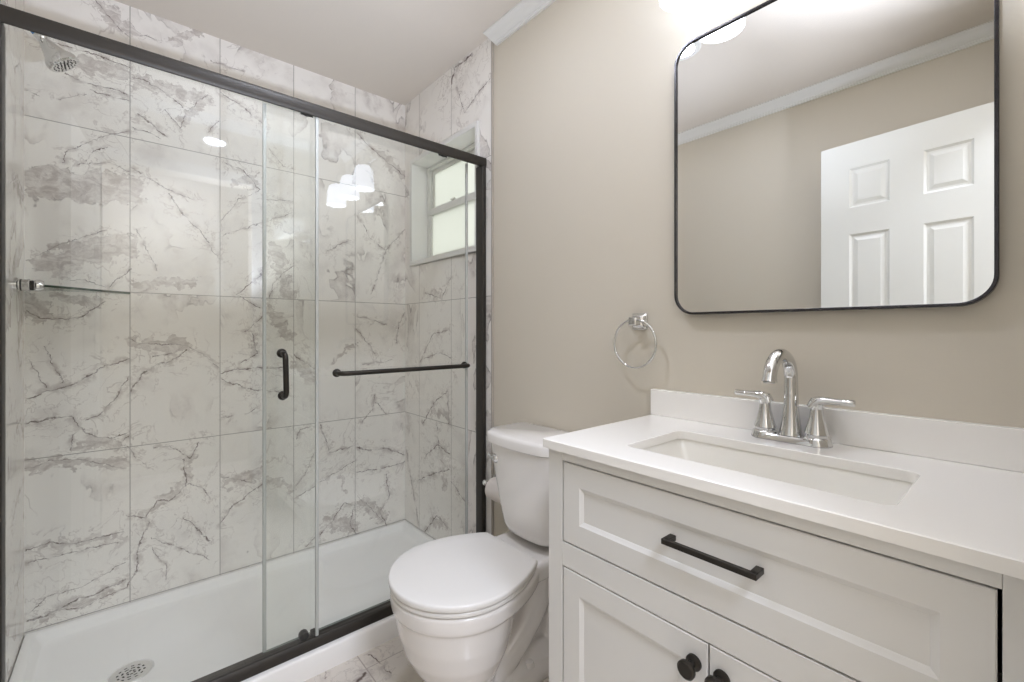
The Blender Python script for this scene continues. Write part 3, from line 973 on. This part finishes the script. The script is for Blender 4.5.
bm = bmesh.new()
def tank_poly(z, uf, ub, h, bow, r):
    pts = []
    k = 8
    for i in range(k + 1):                       # back right -> back left handled by corners
        pass
    def corner(cx, cy, a0):
        return [(cx + r * math.cos(a0 + math.pi / 2 * i / k), cy + r * math.sin(a0 + math.pi / 2 * i / k)) for i in range(k + 1)]
    rb = 0.012
    P = [(ub, TC + h - rb), (ub - rb, TC + h)]
    P += corner(uf + r, TC + h - r, math.pi / 2)
    m = 14
    for i in range(1, m):
        f = i / m
        P.append((uf, TC + (h - r) - 2 * (h - r) * f))
    P += corner(uf + r, TC - h + r, math.pi)
    P += [(ub - rb, TC - h), (ub, TC - h + rb)]
    out = []
    for x, y in P:
        f = max(0.0, 1 - ((y - TC) / h) ** 2)
        g = max(0.0, min(1.0, (ub - x) / (ub - uf)))
        out.append((x - bow * f * g, y, z))
    return out
loft(bm, [tank_poly(0.414, 1.085, 1.175, 0.085, 0.012, 0.03), tank_poly(0.418, 1.065, 1.182, 0.102, 0.014, 0.04), tank_poly(0.430, 1.050, 1.187, 0.116, 0.016, 0.045), tank_poly(0.455, 1.040, 1.190, 0.126, 0.017, 0.048), tank_poly(0.52, 1.032, 1.192, 0.138, 0.018, 0.05),
          tank_poly(0.64, 1.020, 1.195, 0.158, 0.020, 0.05), tank_poly(0.744, 1.012, 1.197, 0.170, 0.021, 0.05)])
obj('tank', bm, M['ceramic'], to, sharp=50)
bm = bmesh.new()
loft(bm, [tank_poly(0.741, 1.006, 1.200, 0.175, 0.021, 0.05), tank_poly(0.744, 1.002, 1.201, 0.179, 0.022, 0.052), tank_poly(0.770, 1.000, 1.201, 0.181, 0.022, 0.053), tank_poly(0.778, 1.003, 1.200, 0.178, 0.022, 0.052), tank_poly(0.783, 1.012, 1.196, 0.169, 0.022, 0.05)])
obj('tank_lid', bm, M['ceramic'], to, sharp=50)
lv = Vector((1.012, 1.258, 0.686))
bm = bmesh.new()
lathe(bm, [(0, -0.012), (0.017, -0.012), (0.0185, -0.003), (0.0165, 0.010), (0.010, 0.017), (0, 0.019)], lv, (-1, 0.25, 0), 24)
tube(bm, [lv + Vector((-0.008, 0.0, 0)), lv + Vector((-0.010, 0.020, 0.002)), lv + Vector((-0.004, 0.040, 0.004))], [0.006, 0.006, 0.0072], 12)
fl = obj('flush_lever', bm, M['chrome'], to)
fl['label'] = 'chrome flush lever'

# ------------------------------------------------------------------ toilet paper on the wall behind the tank
hp = thing('toilet_paper_holder', 'chrome toilet paper holder on the wall behind the toilet tank', 'toilet paper holder', (XW, 1.447, 0.50))
for y in (1.345, 1.517):
    bm = bmesh.new()
    lathe(bm, [(0, 0), (0.022, 0), (0.022, 0.006), (0.010, 0.012), (0.008, 0.020), (0.008, 0.038), (0.012, 0.042), (0.012, 0.062), (0.009, 0.066), (0, 0.066)], (XW, y, 0.500), (-1, 0, 0), 20)
    obj('post', bm, M['chrome'], hp)
bm = bmesh.new()
tube(bm, [(1.160, 1.345, 0.500), (1.160, 1.517, 0.500)], 0.0075, 14)
obj('roller', bm, M['chrome'], hp)
pr = thing('toilet_paper_roll', 'roll of white toilet paper half hidden behind the toilet tank', 'toilet paper', (1.160, 1.418, 0.4885))
bm = bmesh.new()
pc = Vector((1.160, 1.418, 0.4885))
lathe(bm, [(0.0205, -0.050), (0.043, -0.050), (0.045, -0.048), (0.045, 0.048), (0.043, 0.050), (0.0205, 0.050), (0.0205, -0.050)], pc, (0, 1, 0), 40)
obj('paper', bm, M['paper'], pr)
bm = bmesh.new()
lathe(bm, [(0.0195, -0.0505), (0.0205, -0.0505), (0.0205, 0.0505), (0.0195, 0.0505), (0.0195, -0.0505)], pc, (0, 1, 0), 32)
obj('core_tube', bm, M['card'], pr)

# ------------------------------------------------------------------ vanity cabinet
VF = 0.745                              # face of the cabinet
VC = 0.353                              # its middle
VY0, VY1 = -0.026, 0.735
va = thing('vanity_cabinet', 'white shaker vanity cabinet with one wide drawer above two doors', 'vanity cabinet', (0.97, VC, 0))
bm = bmesh.new()
YL, YR = 0.692, 0.022                   # openings
box(bm, VF, VF + 0.02, YL, VY1, 0.0, 0.872)                     # left stile
box(bm, VF, VF + 0.02, VY0, YR, 0.0, 0.872)                     # right stile
box(bm, VF, VF + 0.02, YR, YL, 0.8505, 0.872)
box(bm, VF, VF + 0.02, YR, YL, 0.6145, 0.6680)
box(bm, VF, VF + 0.02, YR, YL, 0.085, 0.125)
box(bm, VF + 0.02, 1.203, VY1 - 0.018, VY1, 0.0, 0.872)
box(bm, VF + 0.02, 1.203, VY0, VY0 + 0.018, 0.0, 0.872)
box(bm, VF + 0.02, 1.203, VY0 + 0.018, VY1 - 0.018, 0.10, 0.118)
box(bm, 1.190, 1.203, VY0 + 0.018, VY1 - 0.018, 0.118, 0.70)
box(bm, VF + 0.06, VF + 0.075, VY0 + 0.018, VY1 - 0.018, 0.0, 0.10)
obj('carcass', bm, M['cabinet'], va, bevel=0.0008, segs=1, weld=False)
obj('gap_shade_board', B((VF + 0.0215, VF + 0.024, VY0 + 0.019, VY1 - 0.019, 0.119, 0.745)), M['gap'], va)  # sheet coloured dark as the shade behind the gaps of the fronts
def shaker(bm, y0, y1, z0, z1, fr, chamfer=0.008, depth=0.0055):
    def r(i, x):
        return [(x, y0 + i, z0 + i), (x, y1 - i, z0 + i), (x, y1 - i, z1 - i), (x, y0 + i, z1 - i)]
    loft(bm, [r(0, VF + 0.019), r(0, VF + 0.0015), r(0.0015, VF), r(fr, VF), r(fr + 0.0015, VF + 0.0012), r(fr + chamfer, VF + depth - 0.001), r(fr + chamfer + 0.001, VF + depth)])
bm = bmesh.new()
shaker(bm, YR + 0.004, YL - 0.003, 0.6710, 0.8475, 0.047)
drw = obj('drawer', bm, M['cabinet'], va, sharp=15)
bm = bmesh.new()
pa, pb, pz = 0.4245, 0.2775, 0.7685
for y in (pa, pb):
    prism(bm, [(y - 0.006, pz - 0.0048), (y + 0.006, pz - 0.0048), (y + 0.006, pz + 0.0048), (y - 0.006, pz + 0.0048)], 'x', VF - 0.022, VF + 0.0055)
prism(bm, [(pb - 0.006, pz - 0.0048), (pa + 0.006, pz - 0.0048), (pa + 0.006, pz + 0.0048), (pb - 0.006, pz + 0.0048)], 'x', VF - 0.026, VF - 0.017)
pl = obj('drawer_pull', bm, M['black'], drw, bevel=0.001)
pl['label'] = 'black square bar pull'
SPL = 0.357
for y0, y1, ky in ((SPL + 0.0015, YL - 0.003, 0.382), (YR + 0.003, SPL - 0.0015, 0.334)):
    bm = bmesh.new()
    shaker(bm, y0, y1, 0.128, 0.6115, 0.047)
    d = obj('cabinet_door', bm, M['cabinet'], va, sharp=15)
    bm = bmesh.new()
    lathe(bm, [(0, 0.001), (0.0135, 0.001), (0.0135, -0.004), (0.006, -0.008), (0.006, -0.018), (0.0125, -0.022), (0.0155, -0.025), (0.0155, -0.030), (0.0125, -0.0325), (0, -0.0325)], (VF, ky, 0.5685), (1, 0, 0), 28)
    k = obj('knob', bm, M['black'], d)
    k['label'] = 'round black knob'

# countertop with an undermount sink
CT = 0.893
SX, SY, SHX, SHY = 0.938, 0.353, 0.117, 0.226
bm = bmesh.new()
X0, X1, Y0, Y1 = 0.732, 1.2125, -0.035, 0.743
oR = lambda z, g=0: [(x, y, z) for x, y in rrect((X0 + X1) / 2, (Y0 + Y1) / 2, (X1 - X0) / 2 - g, (Y1 - Y0) / 2 - g, 0.004, 8)]
iR = lambda z, g=0: [(x, y, z) for x, y in rrect(SX, SY, SHX + g, SHY + g, 0.020, 8)]
loft(bm, [oR(CT - 0.0015), oR(CT, 0.0015), iR(CT, 0.0015), iR(CT - 0.0015), iR(CT - 0.020), oR(CT - 0.020), oR(CT - 0.0015)], False, False)
ct = tag(obj('countertop', bm, M['quartz'], sharp=20, origin=(0.97, VC, CT - 0.02)), 'white quartz vanity countertop with a rectangular sink cutout', 'countertop')
obj('backsplash', B((1.189, 1.2125, Y0, Y1 + 0.003, CT + 0.0003, CT + 0.0755)), M['quartz'], ct, bevel=0.0015)
bm = bmesh.new()
sR = lambda gx, gy, z, r=0.016, dx=0.0: [(x, y, z) for x, y in rrect(SX + dx, SY, SHX + gx, SHY + gy, r, 8)]
loft(bm, [sR(-0.060, -0.075, 0.742), sR(-0.030, -0.045, 0.748), sR(0.000, -0.006, 0.820), sR(0.008, 0.006, 0.860), sR(0.022, 0.022, 0.862), sR(0.022, 0.022, 0.8725), sR(0.004, 0.004, 0.8725), sR(0.001, 0.001, 0.866, 0.016), sR(-0.012, -0.024, 0.815, 0.012), sR(-0.026, -0.056, 0.772, 0.012), sR(-0.040, -0.075, 0.758, 0.02), sR(-0.060, -0.100, 0.753, 0.02)])
sk = tag(obj('sink', bm, M['basin'], sharp=60, origin=(SX, SY, 0.742)), 'rectangular white ceramic undermount sink below the countertop', 'sink')
bm = bmesh.new()
lathe(bm, [(0, 0.001), (0.010, 0.002), (0.022, 0.003), (0.030, 0.002), (0.032, 0.0)], (SX + 0.02, SY, 0.7535), n=28)
obj('sink_drain', bm, M['chrome'], sk)

# ------------------------------------------------------------------ faucet
FX, FY = 1.138, 0.358
fa = thing('faucet', 'chrome two-handle centerset faucet behind the sink', 'faucet', (FX, FY, CT))
bm = bmesh.new()
def stad(hx, hy, z, r):
    return [(x, y, z) for x, y in rrect(FX, FY, hx, hy, r, 8)]
loft(bm, [stad(0.028, 0.081, CT + 0.0006, 0.027), stad(0.028, 0.081, CT + 0.004, 0.027), stad(0.025, 0.078, CT + 0.012, 0.024), stad(0.023, 0.076, CT + 0.014, 0.022)])
obj('base_plate', bm, M['chrome'], fa, sharp=40)
bm = bmesh.new()
zt = 1.034
pts = [(FX + 0.004, FY, CT + 0.012), (FX + 0.006, FY, CT + 0.03), (FX + 0.007, FY, CT + 0.055), (FX + 0.007, FY, CT + 0.085), (FX + 0.007, FY, CT + 0.115), (FX + 0.006, FY, zt)]
rr = [0.024, 0.021, 0.0175, 0.0152, 0.0142, 0.0140]
cx = FX + 0.006 - 0.064
ap = arc((cx, FY, zt), (0.064, 0, 0), (0, 0, 0.056), 0, math.radians(168), 16)
pts += ap[1:]
rr += [0.0140 - 0.0006 * i / 15 for i in range(16)]
last = ap[-1]
pts += [last + Vector((-0.001, 0, -0.004)), last + Vector((-0.002, 0, -0.010))]
rr += [0.0140, 0.0152]
tube(bm, pts, rr, 22)
sp_ = obj('spout', bm, M['chrome'], fa, sharp=60)
bm = bmesh.new()
lathe(bm, [(0, 0), (0.011, 0), (0.011, 0.003), (0, 0.003)], last + Vector((-0.002, 0, -0.0125)), (0, 0, 1), 20)
obj('aerator', bm, M['steel'], sp_)
for s, hy in ((1, 0.410), (-1, 0.306)):
    bm = bmesh.new()
    lathe(bm, [(0.0275, 0.0), (0.0270, 0.010), (0.0250, 0.014), (0.0215, 0.016), (0.0215, 0.021), (0.0235, 0.023), (0.0205, 0.034), (0.0165, 0.048), (0.0132, 0.062), (0.0118, 0.074), (0.0118, 0.080), (0.0130, 0.082), (0.0128, 0.092), (0.011, 0.100), (0, 0.103)], (FX, hy, CT + 0.003), n=28)
    h = obj('handle', bm, M['chrome'], fa, sharp=50)
    bm = bmesh.new()
    z = CT + 0.094
    tube(bm, [(FX, hy - s * 0.010, z - 0.012), (FX, hy - s * 0.004, z - 0.002), (FX, hy + s * 0.006, z + 0.0035), (FX, hy + s * 0.022, z + 0.005), (FX, hy + s * 0.045, z + 0.0045), (FX, hy + s * 0.066, z + 0.005), (FX, hy + s * 0.068, z + 0.005)], [0.0105, 0.0112, 0.0102, 0.0078, 0.0066, 0.0076, 0.005], 16, flat=1.25)
    obj('lever', bm, M['chrome'], h, sharp=60)

# ------------------------------------------------------------------ mirror
mi = thing('mirror', 'black-framed wall mirror with rounded corners above the vanity', 'mirror', (XW, VC, 1.19))
MY0, MY1, MZ0, MZ1, MR = 0.039, 0.667, 1.188, 1.948, 0.056
def mring(x, g):
    return [(x, y, z) for y, z in rrect((MY0 + MY1) / 2, (MZ0 + MZ1) / 2, (MY1 - MY0) / 2 - g, (MZ1 - MZ0) / 2 - g, MR - g, 12)]
MXF = 1.184
bm = bmesh.new()
loft(bm, [mring(XW - 0.0005, 0.0), mring(MXF + 0.001, 0.0), mring(MXF, 0.001), mring(MXF, 0.0050), mring(MXF + 0.001, 0.0060), mring(XW - 0.0005, 0.0060), mring(XW - 0.0005, 0.0)], False, False)
obj('mirror_frame', bm, M['mirror_frame'], mi, sharp=40)
bm = bmesh.new()
loft(bm, [mring(1.196, 0.0058), mring(1.1895, 0.0058)])
obj('mirror_glass', bm, M['mirror'], mi, sharp=20)

# ------------------------------------------------------------------ vanity light above the mirror
vl = thing('vanity_light', 'three-shade vanity light with lit white glass bells above the mirror', 'wall light', (XW, VC, 2.20))
bm = bmesh.new()
prism(bm, rrect(VC, 2.205, 0.075, 0.05, 0.012, 5), 'x', XW - 0.022, XW - 0.0005)
obj('wall_plate', bm, M['chrome'], vl, bevel=0.003)
bm = bmesh.new()
tube(bm, [(1.160, 0.10, 2.205), (1.160, 0.606, 2.205)], 0.009, 14)
tube(bm, [(XW - 0.01, VC, 2.205), (1.160, VC, 2.205)], 0.011, 14)
obj('crossbar', bm, M['chrome'], vl)
LX = 1.090
for y in (0.583, 0.353, 0.123):
    bm = bmesh.new()
    tube(bm, [(1.160, y, 2.205)] + arc((1.120, y, 2.205), (0.030, 0, 0), (0, 0, 0.022), 0.6, 2.5, 8) + [(LX, y, 2.190), (LX, y, 2.165)], 0.007, 12)
    lathe(bm, [(0, 0.030), (0.014, 0.030), (0.026, 0.022), (0.028, 0.0), (0, 0.0)], (LX, y, 2.145), n=24)
    ar = obj('lamp_arm', bm, M['chrome'], vl)
    bm = bmesh.new()
    out = [(0.026, 0.141), (0.036, 0.138), (0.045, 0.130), (0.052, 0.116), (0.057, 0.095), (0.0605, 0.065), (0.0625, 0.030), (0.0635, 0.0)]
    inn = [(r - 0.004, h) for r, h in reversed(out)]
    lathe(bm, out + inn + [out[0]], (LX, y, 2.006), n=36)
    shd = obj('glass_shade', bm, M['shade'], vl, sharp=60)
    bm = bmesh.new()
    lathe(bm, [(0, 0.0), (0.012, 0.003), (0.022, 0.014), (0.026, 0.030), (0.022, 0.048), (0.014, 0.066), (0.013, 0.085), (0, 0.085)], (LX, y, 2.048), n=20)
    obj('bulb', bm, M['bulb'], shd)

# recessed ceiling light in the middle of the room (its reflection shows in the tiles)
dl = thing('recessed_ceiling_light', 'round recessed light in the ceiling, reflected as a bright spot in the tiles', 'ceiling light', (0.454, 1.05, CEIL))
bm = bmesh.new()
lathe(bm, [(0.058, -0.001), (0.060, -0.006), (0.082, -0.004), (0.086, 0.0), (0.058, 0.0), (0.058, -0.001)], (0.454, 1.05, CEIL), n=40)
obj('trim_ring', bm, M['trim'], dl)
bm = bmesh.new()
lathe(bm, [(0, -0.0035), (0.057, -0.0035), (0.057, -0.0005), (0, -0.0005)], (0.454, 1.05, CEIL), n=40)
obj('lens', bm, M['downlight'], dl)

# ------------------------------------------------------------------ towel ring
tr = thing('towel_ring', 'chrome towel ring hanging on the beige wall left of the mirror', 'towel ring', (XW, 0.792, 1.171))
bm = bmesh.new()
sq = lambda x, h, r: [(x, y, z) for y, z in rrect(0.797, 1.1725, h, h, r, 4)]
loft(bm, [sq(XW - 0.0005, 0.0255, 0.004), sq(XW - 0.005, 0.0255, 0.004), sq(XW - 0.008, 0.0225, 0.004), sq(XW - 0.013, 0.0195, 0.004), sq(XW - 0.018, 0.0125, 0.003), sq(XW - 0.030, 0.0105, 0.003)])
obj('wall_mount', bm, M['chrome'], tr, sharp=25)
bm = bmesh.new()
loft(bm, [sq(XW - 0.029, 0.0115, 0.003), sq(XW - 0.031, 0.0135, 0.003), sq(XW - 0.044, 0.0125, 0.003), sq(XW - 0.046, 0.0105, 0.003)])
obj('post', bm, M['chrome'], tr, sharp=25)
bm = bmesh.new()
rc = Vector((XW - 0.0385, 0.792, 1.1045))
pts = [rc + Vector((0.0, math.cos(2 * math.pi * k / 56) * 0.0735, math.sin(2 * math.pi * k / 56) * 0.0735)) for k in range(56)]
rings = []
for k, p in enumerate(pts):
    rad = (p - rc).normalized()
    rings.append([p + (rad * math.cos(2 * math.pi * j / 12) + Vector((1, 0, 0)) * math.sin(2 * math.pi * j / 12)) * 0.0034 for j in range(12)])
loft(bm, rings + [rings[0]], False, False)
obj('ring', bm, M['chrome'], tr, sharp=60)

bpy.context.view_layer.update()
